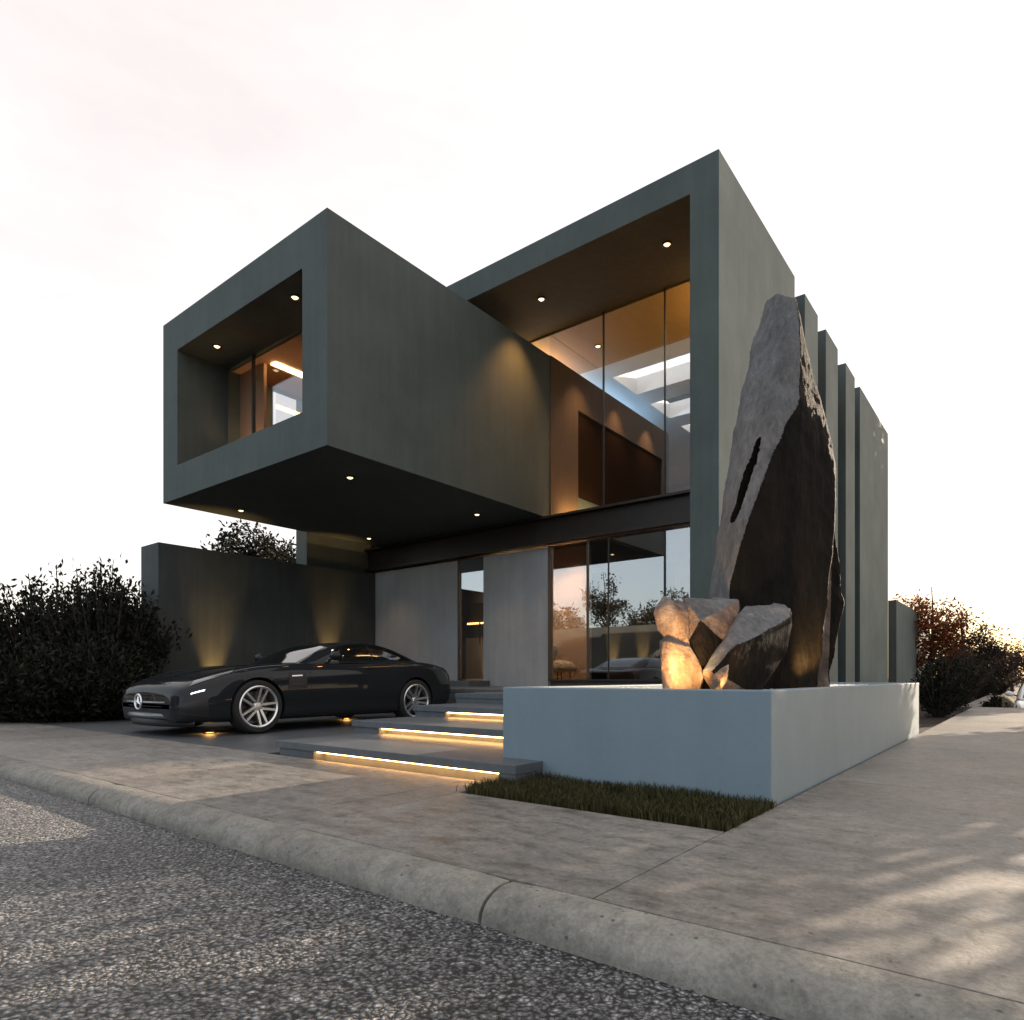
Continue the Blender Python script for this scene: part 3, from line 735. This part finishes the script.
def make_wheel(parent, x, y, r, rimr, side, mats, T):
    """tyre, rim with five twin spokes, brake disc; axis along x"""
    base = Matrix.Translation((x, y, r)) @ Matrix.Rotation(R(90)*side, 4, 'Y')
    base = T @ base
    w = .125
    ty = MB().lathe([(rimr, -w), (r*.93, -w), (r*.985, -w*.8), (r, -w*.5), (r, w*.5), (r*.985, w*.8), (r*.93, w), (rimr+.006, w), (rimr, w*.9)], 44, base, True)
    wh = ty.build('wheel', mats['tyre'], parent, True); autosmooth(wh, 40)
    rm = MB().lathe([(rimr, w*.95), (rimr-.012, w*1.0), (rimr-.028, w*.9), (rimr-.034, w*.4), (rimr-.04, -w), (rimr-.001, -w), (rimr-.001, w*.5)], 44, base, True)
    rm.lathe([(.001, w*.80), (.045, w*.78), (.062, w*.62), (.062, w*.3), (.001, w*.3)], 20, base)
    for k in range(5):
        for da in (-1, 1):
            a = k*2*math.pi/5+.3; rd = Vector((math.cos(a), math.sin(a), 0)); td = Vector((-rd.y, rd.x, 0))
            p0 = rd*.045+td*da*.024; p1 = rd*(rimr-.018)+td*da*.046
            t = (p1-p0).normalized(); n = Vector((-t.y, t.x, 0))
            vs = []
            for q, hw, z0, z1 in ((p0, .021, w*.45, w*.74), (p1, .018, w*.6, w*.92)):
                vs += [q-n*hw+Vector((0, 0, z0)), q+n*hw+Vector((0, 0, z0)), q+n*hw*.75+Vector((0, 0, z1)), q-n*hw*.75+Vector((0, 0, z1))]
            rm.add([base @ v for v in vs], [(0, 1, 2, 3), (4, 7, 6, 5), (0, 4, 5, 1), (1, 5, 6, 2), (2, 6, 7, 3), (3, 7, 4, 0)])
    autosmooth(rm.build('rim', mats['rim'], wh), 40)
    MB().lathe([(.05, w*.1), (rimr*.72, w*.1), (rimr*.72, -w*.05), (.05, -w*.05)], 32, base).build('brake_disc', mats['disc'], wh)
    return wh

def xf(me_rows, T): return [[tuple(T @ Vector(p)) for p in r] for r in me_rows]

def make_car(label, loc, shape, mats, sport, T=None):
    car = thing('car', label, 'car', loc)
    T = Matrix.Translation(loc) @ (T or Matrix())
    S = shape; u0, u1 = S.bt[0][0], S.bt[-1][0]
    # --- body shell: closed loft, wheel arches cut out
    nu, nv = 84, 36; bm_ = MB(); rows = []
    for i in range(nu+1):
        u = u0+(u1-u0)*i/nu
        half = [S.body(u, j/nv) for j in range(nv+1)]
        rows.append([tuple(T @ p) for p in half]+[tuple(T @ Vector((-p.x, p.y, p.z))) for p in half[-2:0:-1]])
    bm_.grid(rows, close=True); m = len(rows[0])
    bm_.f += [list(range(m)), list(range(nu*m, (nu+1)*m))]; bm_.mi += [0, 0]
    body = bm_.build('body', [mats['paint'], mats['trim']], car)
    for wy in S.wheels:
        for sd in (1, -1):
            c = MB(); mt = T @ Matrix.Translation((sd*(S.track-.02), wy, S.wr)) @ Matrix.Rotation(R(90), 4, 'Y')
            rr = S.wr*1.10
            c.lathe([(.001, -.24), (rr, -.24), (rr, .30), (.001, .30)], 40, mt)
            cut(body, c)
    autosmooth(body, 40)
    md = body.modifiers.new('wn', 'WEIGHTED_NORMAL'); md.keep_sharp = True
    # --- cabin shell
    c0, c1 = S.ct[0][0], S.ct[-1][0]; rows = []
    for i in range(49):
        u = c0+(c1-c0)*i/48
        half = [S.cab(u, j/24) for j in range(25)]
        rows.append([tuple(T @ p) for p in half]+[tuple(T @ Vector((-p.x, p.y, p.z))) for p in half[-2::-1]])
    MB().grid(rows).build('cabin', mats['paint'], car, True)
    P = lambda nm, rows, mt, par=car: MB().grid(xf(rows, T)).build(nm, mt, par, True)
    W = S.win
    ws = S.surf(S.cab, 0, 0, 0, 0, 12, 14, .004, 1, quad(W['screen'])); ws = [r+[(-x, y, z) for x, y, z in r[-2::-1]] for r in ws]
    P('windscreen', ws, mats['glass'])
    rw = S.surf(S.cab, 0, 0, 0, 0, 10, 14, .004, 1, quad(W['rear'])); rw = [r+[(-x, y, z) for x, y, z in r[-2::-1]] for r in rw]
    P('rear_window', rw, mats['glass'])
    for sd in (1, -1):
        for q in W['side']: P('side_window', S.surf(S.cab, 0, 0, 0, 0, 16, 8, .004, sd, quad(q)), mats['glass'])
        d = P('door', S.surf(S.body, W['door'][0], W['door'][1], .20, .64, 24, 14, .005, sd), mats['paint'])
        hu = W['door'][1]-.28
        hp = S.body(hu, .55); MB().box(-.008, .008, -.09, .09, -.012, .012, .005).mesh('h').name
        hb = MB().box((hp.x-.005)*1, hp.x+.018, hp.y-.09, hp.y+.09, hp.z-.012, hp.z+.012, .004)
        hb.v = [tuple(T @ Vector((x*sd, y, z))) for x, y, z in hb.v]; hb.build('handle', mats['paint'], d)
        mu = W['mirror']; mp = S.cab(mu, .06)
        bm = bmesh.new(); bmesh.ops.create_uvsphere(bm, u_segments=20, v_segments=12, radius=1)
        for v in bm.verts: v.co = Vector(((v.co.x*.11+mp.x+.15)*sd, v.co.y*(.07 if v.co.y < 0 else .03)+mu-.02, v.co.z*.068+mp.z+.09))
        mr = MB().bm(bm, T).build('mirror', mats['paint'], car, True)
        MB().tube([T @ Vector(((mp.x-.03)*sd, mu, mp.z+.03)), T @ Vector(((mp.x+.1)*sd, mu-.01, mp.z+.07))], .018).build('stalk', mats['trim'], mr)
        P('headlight', S.surf(S.body, 0, 0, 0, 0, 14, 8, .006, sd, quad(W['headlight'])), mats['lens'])
        if sport:
            P('running_light', S.surf(S.body, 0, 0, 0, 0, 8, 3, .010, sd, quad(W['drl'])), mats['drl'])
            P('air_intake', S.surf(S.body, 0, 0, 0, 0, 8, 6, .004, sd, quad(W['intake'])), mats['trim'])
            vt = P('side_vent', S.surf(S.body, 0, 0, 0, 0, 10, 6, .004, sd, quad(W['vent'])), mats['trim'])
            for k in (.44, .49): P('vent_bar', S.surf(S.body, W['vent'][0][0]+.06, W['vent'][1][0]-.08, k, k+.010, 8, 2, .012, sd), mats['disc'] if k < .46 else mats['rim'], vt)
        P('tail_light', S.surf(S.body, 0, 0, 0, 0, 8, 6, .006, sd, quad(W['tail'])), mats['taillens'])
        for wy in S.wheels:
            make_wheel(car, sd*S.track, wy, S.wr, S.rimr, sd, mats, T)
    return car, T

def carmats(paint, name):
    return dict(paint=paint, trim=M['black'], tyre=pmat(name+'_tyre', (.014, .014, .014), None, rough=.8), rim=pmat(name+'_alloy', (.80, .80, .81), None, rough=.33, metal=1),
                disc=pmat(name+'_disc', (.06, .06, .06), None, rough=.4, metal=.8), glass=pmat(name+'_glass', (.006, .007, .008), None, rough=.03, spec=.7),
                lens=pmat(name+'_lens', (.11, .12, .13), None, rough=.06, spec=.8), drl=emit(name+'_drl', (.85, .92, 1), 1.6), taillens=pmat(name+'_tail', (.12, .008, .008), None, rough=.1))
SB = [(0.0, .66, .24, .46, .52), (.03, .77, .18, .52, .575), (.10, .85, .16, .565, .615), (.25, .905, .155, .63, .665), (.55, .95, .15, .725, .735), (.95, .972, .15, .815, .81), (1.4, .955, .15, .855, .866),
      (1.9, .942, .15, .875, .905), (2.4, .942, .15, .892, .92), (3.0, .948, .15, .915, .93), (3.4, .968, .15, .935, .945), (3.65, .972, .15, .935, .94), (4.05, .95, .17, .91, .915), (4.35, .90, .21, .86, .87), (4.52, .83, .27, .79, .81), (4.58, .76, .33, .73, .75)]
SC = [(1.66, .68, .62, .86, .865), (1.95, .79, .63, .885, 1.00), (2.2, .83, .63, .895, 1.115), (2.45, .84, .615, .905, 1.195), (2.75, .84, .605, .91, 1.235), (3.05, .835, .60, .92, 1.228), (3.35, .81, .59, .93, 1.175), (3.65, .77, .56, .93, 1.085), (3.92, .70, .51, .925, .985), (4.15, .63, .46, .90, .91)]
sp = CarShape(SB, SC, (.95, 3.62), .335, .845); sp.rimr = .265
sp.win = dict(screen=[(1.74, .62), (2.34, .72), (2.34, 1.0), (1.74, 1.0)], rear=[(3.25, .68), (3.98, .62), (3.98, 1), (3.25, 1)],
              side=[[(2.02, .07), (2.84, .07), (2.84, .47), (2.36, .47)], [(2.88, .07), (3.74, .09), (3.36, .42), (2.88, .47)]], door=(1.72, 3.05), mirror=2.12,
              headlight=[(.16, .66), (.62, .66), (.78, .76), (.26, .74)], drl=[(.15, .540), (.29, .524), (.30, .538), (.155, .554)], intake=[(.04, .27), (.34, .25), (.32, .45), (.05, .46)],
              vent=[(1.36, .42), (1.66, .42), (1.64, .53), (1.40, .53)], tail=[(4.3, .62), (4.5, .60), (4.5, .68), (4.28, .69)])
paint = pmat('charcoal_paint', (.017, .019, .022), None, rough=.45, coat=.5, spec=.0)
car, T = make_car('charcoal sports car with a long bonnet parked on the dark driveway', (-8.22, 3.42, 0), sp, carmats(paint, 'sports'), True, Matrix.Scale(.965, 4))
CM = bpy.data.materials['sports_alloy']
# nose: grille with bar and round emblem, bumper lip, bonnet bulges
gm = MB()
def rr(w, h, r, n=6):
    out = []
    for cx, cz, a0 in ((w-r, h-r, 0), (-w+r, h-r, 90), (-w+r, -h+r, 180), (w-r, -h+r, 270)):
        for k in range(n+1): a = R(a0+90*k/n); out.append((cx+r*math.cos(a), cz+r*math.sin(a)))
    return out
def nose(yx): return .10*(yx/.8)**2*1.2
gp = rr(.62, .118, .08); 
vs = [T @ Vector((x, -.035+nose(x), z+.405)) for x, z in gp]+[T @ Vector((x*1.03, .10+nose(x), z*1.05+.405)) for x, z in gp]; n = len(gp)
gm.add(vs, [list(range(n))]+[(i, (i+1) % n, n+(i+1) % n, n+i) for i in range(n)])
gri = gm.build('grille', M['black'], car)
MB().grid([[tuple(T @ Vector((x/20*.56*2-.56, -.052+nose(x/20*1.12-.56), z))) for z in (.397, .413)] for x in range(21)]).build('grille_bar', CM, gri, True)
for k in range(6):
    z = .315+k*.036
    if abs(z-.405) > .02: MB().grid([[tuple(T @ Vector((x/20*1.08-.54, -.040+nose(x/20*1.08-.54), zz))) for zz in (z, z+.006)] for x in range(21)]).build('grille_slat', bpy.data.materials['sports_disc'], gri, True)
em = MB(); E = T @ Matrix.Translation((0, -.075, .405)) @ Matrix.Rotation(R(90), 4, 'X')
em.lathe([(.088+.011*math.cos(a*math.pi/5), .012*math.sin(a*math.pi/5)) for a in range(10)], 36, E, True)
for k in range(3):
    a = R(90+120*k); d = Vector((math.cos(a), math.sin(a), 0)); nn = Vector((-d.y, d.x, 0))
    em.add([E @ v for v in (d*.088, nn*.018, -nn*.018, Vector((0, 0, .022)), Vector((0, 0, -.01)))], [(0, 1, 3), (0, 3, 2), (0, 4, 1), (0, 2, 4)])
em.build('emblem', CM, gri)
lip = MB()
rows = []
for i in range(33):
    x = -.84+1.68*i/32; y = -.05+.27*(abs(x)/.9)**2.6
    rows.append([tuple(T @ Vector((x, y+dy, z))) for dy, z in ((.05, .275), (0, .262), (-.012, .235), (.0, .212), (.06, .20))])
lip.grid(rows).build('bumper_lip', pmat('satin_lip', (.16, .17, .18), None, rough=.3, metal=.7), car, True)
sk_ = MB(); rows = []
for i in range(33):
    x = -.83+1.66*i/32; y = -.01+.28*(abs(x)/.9)**2.6
    rows.append([tuple(T @ Vector((x, y+dy, z))) for dy, z in ((.0, .20), (-.01, .16), (.0, .115), (.12, .11))])
sk_.grid(rows).build('splitter', M['black'], car, True)
for sd in (1, -1):
    rows = [[tuple(T @ (sp.body(u, v)+Vector((0, 0, .014*math.sin(math.pi*j/6)*math.sin(math.pi*i/20)**.5))).copy()) for j, v in enumerate([.80+.11*k/6 for k in range(7)])] for i, u in enumerate([.35+1.25*k/20 for k in range(21)])]
    if sd < 0: rows = [[tuple(T @ Vector((-(T.inverted() @ Vector(p)).x, (T.inverted() @ Vector(p)).y, (T.inverted() @ Vector(p)).z))) for p in r] for r in rows]
    MB().grid([[(x, y, z+.003) for x, y, z in r] for r in rows]).build('bonnet_bulge', paint, car, True)

# white hatchback at the far right, on the lower side road
HB = [(0, .68, .35, .60, .66), (.08, .78, .25, .68, .76), (.3, .84, .20, .78, .86), (.8, .87, .18, .88, .95), (1.2, .87, .18, .92, .98), (2.2, .87, .18, .94, .97), (3.2, .87, .18, .96, .97), (3.7, .85, .2, .95, .96), (3.95, .80, .28, .88, .92), (4.02, .72, .36, .8, .84)]
HC = [(.95, .72, .66, .93, .945), (1.3, .80, .64, .95, 1.18), (1.7, .82, .63, .96, 1.40), (2.2, .82, .62, .96, 1.47), (2.9, .82, .61, .96, 1.46), (3.4, .80, .59, .96, 1.40), (3.7, .78, .57, .95, 1.22), (3.93, .74, .55, .92, .94)]
hb = CarShape(HB, HC, (.78, 3.25), .31, .76); hb.rimr = .22
hb.win = dict(screen=[(1.0, .45), (1.66, .64), (1.66, 1), (1.0, 1)], rear=[(3.5, .64), (3.85, .5), (3.85, 1), (3.5, 1)],
              side=[[(1.45, .08), (2.2, .08), (2.2, .48), (1.72, .48)], [(2.25, .08), (3.3, .08), (3.2, .46), (2.25, .48)]], door=(1.2, 2.25), mirror=1.42,
              headlight=[(.12, .58), (.45, .58), (.55, .70), (.2, .70)], tail=[(3.75, .52), (3.98, .52), (3.96, .66), (3.74, .66)])
wp = pmat('white_paint', (.82, .82, .80), None, rough=.3, coat=.8)
make_car('white hatchback parked at the far end of the pavement at the right edge', (.48, 20.9, -.85), hb, carmats(wp, 'hatch'), False)

# ------------------------------------------------------------------ vegetation
def leaf(mb, p, d, L, W, rng):
    d = d.normalized(); s = d.cross(Vector((rng.gauss(0, 1), rng.gauss(0, 1), rng.gauss(0, 1))))
    if s.length < 1e-3: return
    s = s.normalized()*W; m = p+d*L*.5; nrm = s.cross(d).normalized()*L*.08
    mb.add([p, m+s+nrm, p+d*L, m-s+nrm], [(0, 1, 2), (0, 2, 3)])

def shrub(label, loc, h, rad, mat, seed, shoots=60, per=70, L=.10, group='shrubs beside the garden wall', name='shrub', cat='shrub'):
    rng = random.Random(seed); o = thing(name, label, cat, loc, group); base = Vector(loc)
    sm, lm = MB(), MB()
    for k in range(shoots):
        a = rng.uniform(0, 6.283); out = rng.random()**.6; el = rng.uniform(.45, 1.0)**.7
        tip = base+Vector((math.cos(a)*rad*out, math.sin(a)*rad*out, h*(1-.42*out**2)*el))
        b0 = base+Vector((math.cos(a)*rad*.12, math.sin(a)*rad*.12, 0))
        c = b0.lerp(tip, .55)+Vector((0, 0, h*.10*rng.uniform(-.6, .8)))
        pts = [(1-t)**2*b0+2*t*(1-t)*c+t*t*tip for t in [i/5 for i in range(6)]]
        sm.tube(pts, [.018*(1-i/6.5)+.003 for i in range(6)], 5, False)
        for i in range(per):
            t = rng.random()**.65; q = (1-t)**2*b0+2*t*(1-t)*c+t*t*tip
            dd = (tip-b0).normalized()*.7+Vector((rng.gauss(0, .6), rng.gauss(0, .6), rng.gauss(.1, .5)))
            sp_ = .13*(1-.5*t)*rad
            leaf(lm, q+Vector((rng.gauss(0, sp_), rng.gauss(0, sp_), rng.gauss(0, sp_))), dd, L*rng.uniform(.6, 1.3), L*.2*rng.uniform(.7, 1.3), rng)
    sm.build('stem', M['bark'], o); lm.build('foliage', mat, o, fix=False)
    return o

def tree(label, loc, h, th, rx, rz, mat, seed, limbs=16, clumps=7, per=28, L=.13, tr=.09, group=None, name='tree', spread=.42):
    rng = random.Random(seed); o = thing(name, label, 'tree', loc, group); base = Vector(loc)
    tm, lm = MB(), MB()
    top = base+Vector((rng.uniform(-.1, .1)*h*.3, rng.uniform(-.1, .1)*h*.3, h*.92))
    tp = [base.lerp(top, i/7)+Vector((rng.gauss(0, .012*h), rng.gauss(0, .012*h), 0))*(i > 0) for i in range(8)]
    tm.tube(tp, [tr*(1.25-1.15*i/7)+.006 for i in range(8)], 8)
    cz = th+rz
    for k in range(limbs):
        f = rng.uniform(.0, 1.0); t0 = (th*.85+(h*.90-th)*f*.8)/h/.92
        i0 = min(6, int(t0*7)); b0 = tp[i0].lerp(tp[i0+1], t0*7-i0) if t0 < 1 else tp[7]
        a = k*2.4+rng.uniform(-.5, .5); zz = rng.uniform(-.8, 1.0)
        rr_ = math.sqrt(max(.02, 1-zz*zz))*rng.uniform(.65, 1.05)
        tip = base+Vector((math.cos(a)*rx*rr_, math.sin(a)*rx*rr_, cz+rz*zz*rng.uniform(.8, 1.0)))
        c = b0.lerp(tip, .5)+Vector((0, 0, -.05*h+rng.uniform(-.05, .08)*h))
        pts = [(1-t)**2*b0+2*t*(1-t)*c+t*t*tip for t in [i/5 for i in range(6)]]
        tm.tube(pts, [tr*.42*(1-i/5.6)+.004 for i in range(6)], 5, False)
        for q in range(clumps):
            t = .35+.65*rng.random(); p = (1-t)**2*b0+2*t*(1-t)*c+t*t*tip
            cc = p+Vector((rng.gauss(0, 1), rng.gauss(0, 1), rng.gauss(0, .7)))*rx*.16
            tm.tube([p, cc], .006, 4, False); cr = rx*spread*rng.uniform(.25, .6)
            for i in range(per):
                w = Vector((rng.gauss(0, .5), rng.gauss(0, .5), rng.gauss(0, .4)))*cr
                leaf(lm, cc+w, w+Vector((rng.gauss(0, .3), rng.gauss(0, .3), rng.gauss(0, .3)))*cr, L*rng.uniform(.6, 1.3), L*.24*rng.uniform(.7, 1.3), rng)
    tm.build('trunk', M['bark'], o); lm.build('crown', mat, o, fix=False)
    return o

def gpt(px, D, z=-.14): v = at(px, 677, D); return (v.x, v.y, z)
LSH = [('dark bushy shrub cut by the left edge of the picture', 6, 12.6, 2.35, 1.3, 11), ('dark shrub with upright shoots, second from the left edge', 52, 12.2, 2.75, 1.2, 12),
       ('tallest dark shrub with spiky shoots, close to the tall wall end', 104, 11.8, 3.0, 1.15, 13), ('dark shrub half behind the end of the tall garden wall', 146, 13.4, 2.9, 1.2, 14),
       ('low dark shrub in front of the taller left shrubs', 40, 10.2, 1.15, 1.0, 15), ('low dark shrub beside the nose of the sports car', 96, 10.6, 1.25, 1.0, 16)]
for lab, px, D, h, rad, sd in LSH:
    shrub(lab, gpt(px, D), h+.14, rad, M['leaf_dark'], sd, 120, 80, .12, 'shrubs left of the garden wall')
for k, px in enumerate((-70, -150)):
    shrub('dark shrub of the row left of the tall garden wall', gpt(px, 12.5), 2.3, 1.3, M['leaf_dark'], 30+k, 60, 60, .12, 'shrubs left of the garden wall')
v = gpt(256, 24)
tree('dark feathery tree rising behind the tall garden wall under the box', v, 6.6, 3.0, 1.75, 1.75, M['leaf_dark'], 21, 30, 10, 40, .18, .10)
for lab, px, D, h, th, rx, rz, mat, sd in (
        ('russet-leaved tree rising beside the lower grey garden wall', 933, 25, 4.6, .8, 1.35, 1.75, M['leaf_red'], 41),
        ('brown-leaved tree right of the russet tree', 961, 27, 3.7, .4, 1.5, 1.4, M['leaf_mid'], 42),
        ('dark rounded tree beyond the pavement end on the right', 987, 30, 3.1, .3, 1.6, 1.3, M['leaf_mid'], 43),
        ('small far tree near the right edge above the white hatchback', 1012, 36, 2.6, .3, 1.7, 1.2, M['leaf_mid'], 44)):
    tree(lab, gpt(px, D), h, th, rx, rz, mat, sd, 22, 7, 26, .14, .07, 'trees right of the house')
for i, (lab, px, D, h, rad, mat) in enumerate((('low dark shrub against the far end of the blue-grey planter', 938, 13.5, 1.25, .55, 'leaf_dark'), ('dark shrub at the foot of the lower garden wall', 950, 17, 1.7, .8, 'leaf_dark'),
        ('brownish shrub below the russet tree', 962, 20, 1.9, .9, 'leaf_mid'), ('dark low shrub at the far left edge of the pavement', 980, 25, 1.5, .9, 'leaf_dark'),
        ('farthest low shrub where the pavement ends', 997, 31, 1.5, 1.1, 'leaf_mid'))):
    shrub(lab, gpt(px, D), h, rad, M[mat], 50+i, 46, 60, .085, 'shrubs right of the house')
shrub('low dark shrub on the bank beside the white hatchback', (-.72, 20.4, -.55), .85, .34, M['leaf_dark'], 57, 40, 50, .08, 'shrubs right of the house')
# street trees right of the pavement (they shade it), and the far side of the street that the glass mirrors
for i, (x, y, h) in enumerate(((2.9, 15.3, 4.5), (3.2, 17.3, 4.8), (2.3, 13.4, 3.6), (2.9, 11.4, 4.4))):
    tree('slender street tree beyond the right edge of the pavement', (x, y, -.14), h, 1.3 if i < 3 else 2.0, 1.3, (h-1.3)/2 if i < 3 else 1.25, M['leaf_mid'], 60+i, 44 if i < 3 else 10, 8, 30 if i < 3 else 16, .16, .07, 'street trees')
for i, (x, y, h) in enumerate(((2.2, 31, 19), (3.7, 30.5, 19.5), (4.2, 33.0, 19), (2.8, 34.5, 19.5), (4.7, 35.8, 19), (2.0, 33.0, 17), (2.2, 37.5, 15), (2.5, 41.5, 13))):  # unseen trees added to shade the house's right wall
    tree('tall dense poplar standing behind the street trees at the right', (x, y, -.95), h, .6, 1.25, h*.5, M['leaf_dark'], 120+i, 60, 8, 34, .34, .14, 'poplars right of the house', 'poplar_tree', .6)
ow = MB().box(-25, -10.5, -8.6, -8.3, -.1, 3.3).build('boundary_wall', M['garden_wall'])
tag(ow, 'dark boundary wall across the street, mirrored in the ground-floor glazing', 'wall')
for x in (-17.1, -15.4, -13.8): uplight((x, -8.12, 0), (x, -8.3, 2.2), 3200, 'ground uplight of the wall mirrored in the ground-floor glazing', 'uplights across the street', 24)
for i, (x, y, h, rx) in enumerate(((-19.2, -11, 7.4, 1.2), (-16.9, -11, 5.4, 1.5), (-15.2, -11.5, 6.2, 1.4), (-13.4, -11, 5.2, 1.5), (-21.5, -11, 5.4, 1.6), (-23.5, -11, 6, 1.6))):
    tree('dark tree across the street, mirrored in the ground-floor glazing', (x, y, -.14), h, h*.45, rx, h*.25, M['leaf_dark'], 80+i, 16, 6, 24, .17, .09, 'trees across the street')
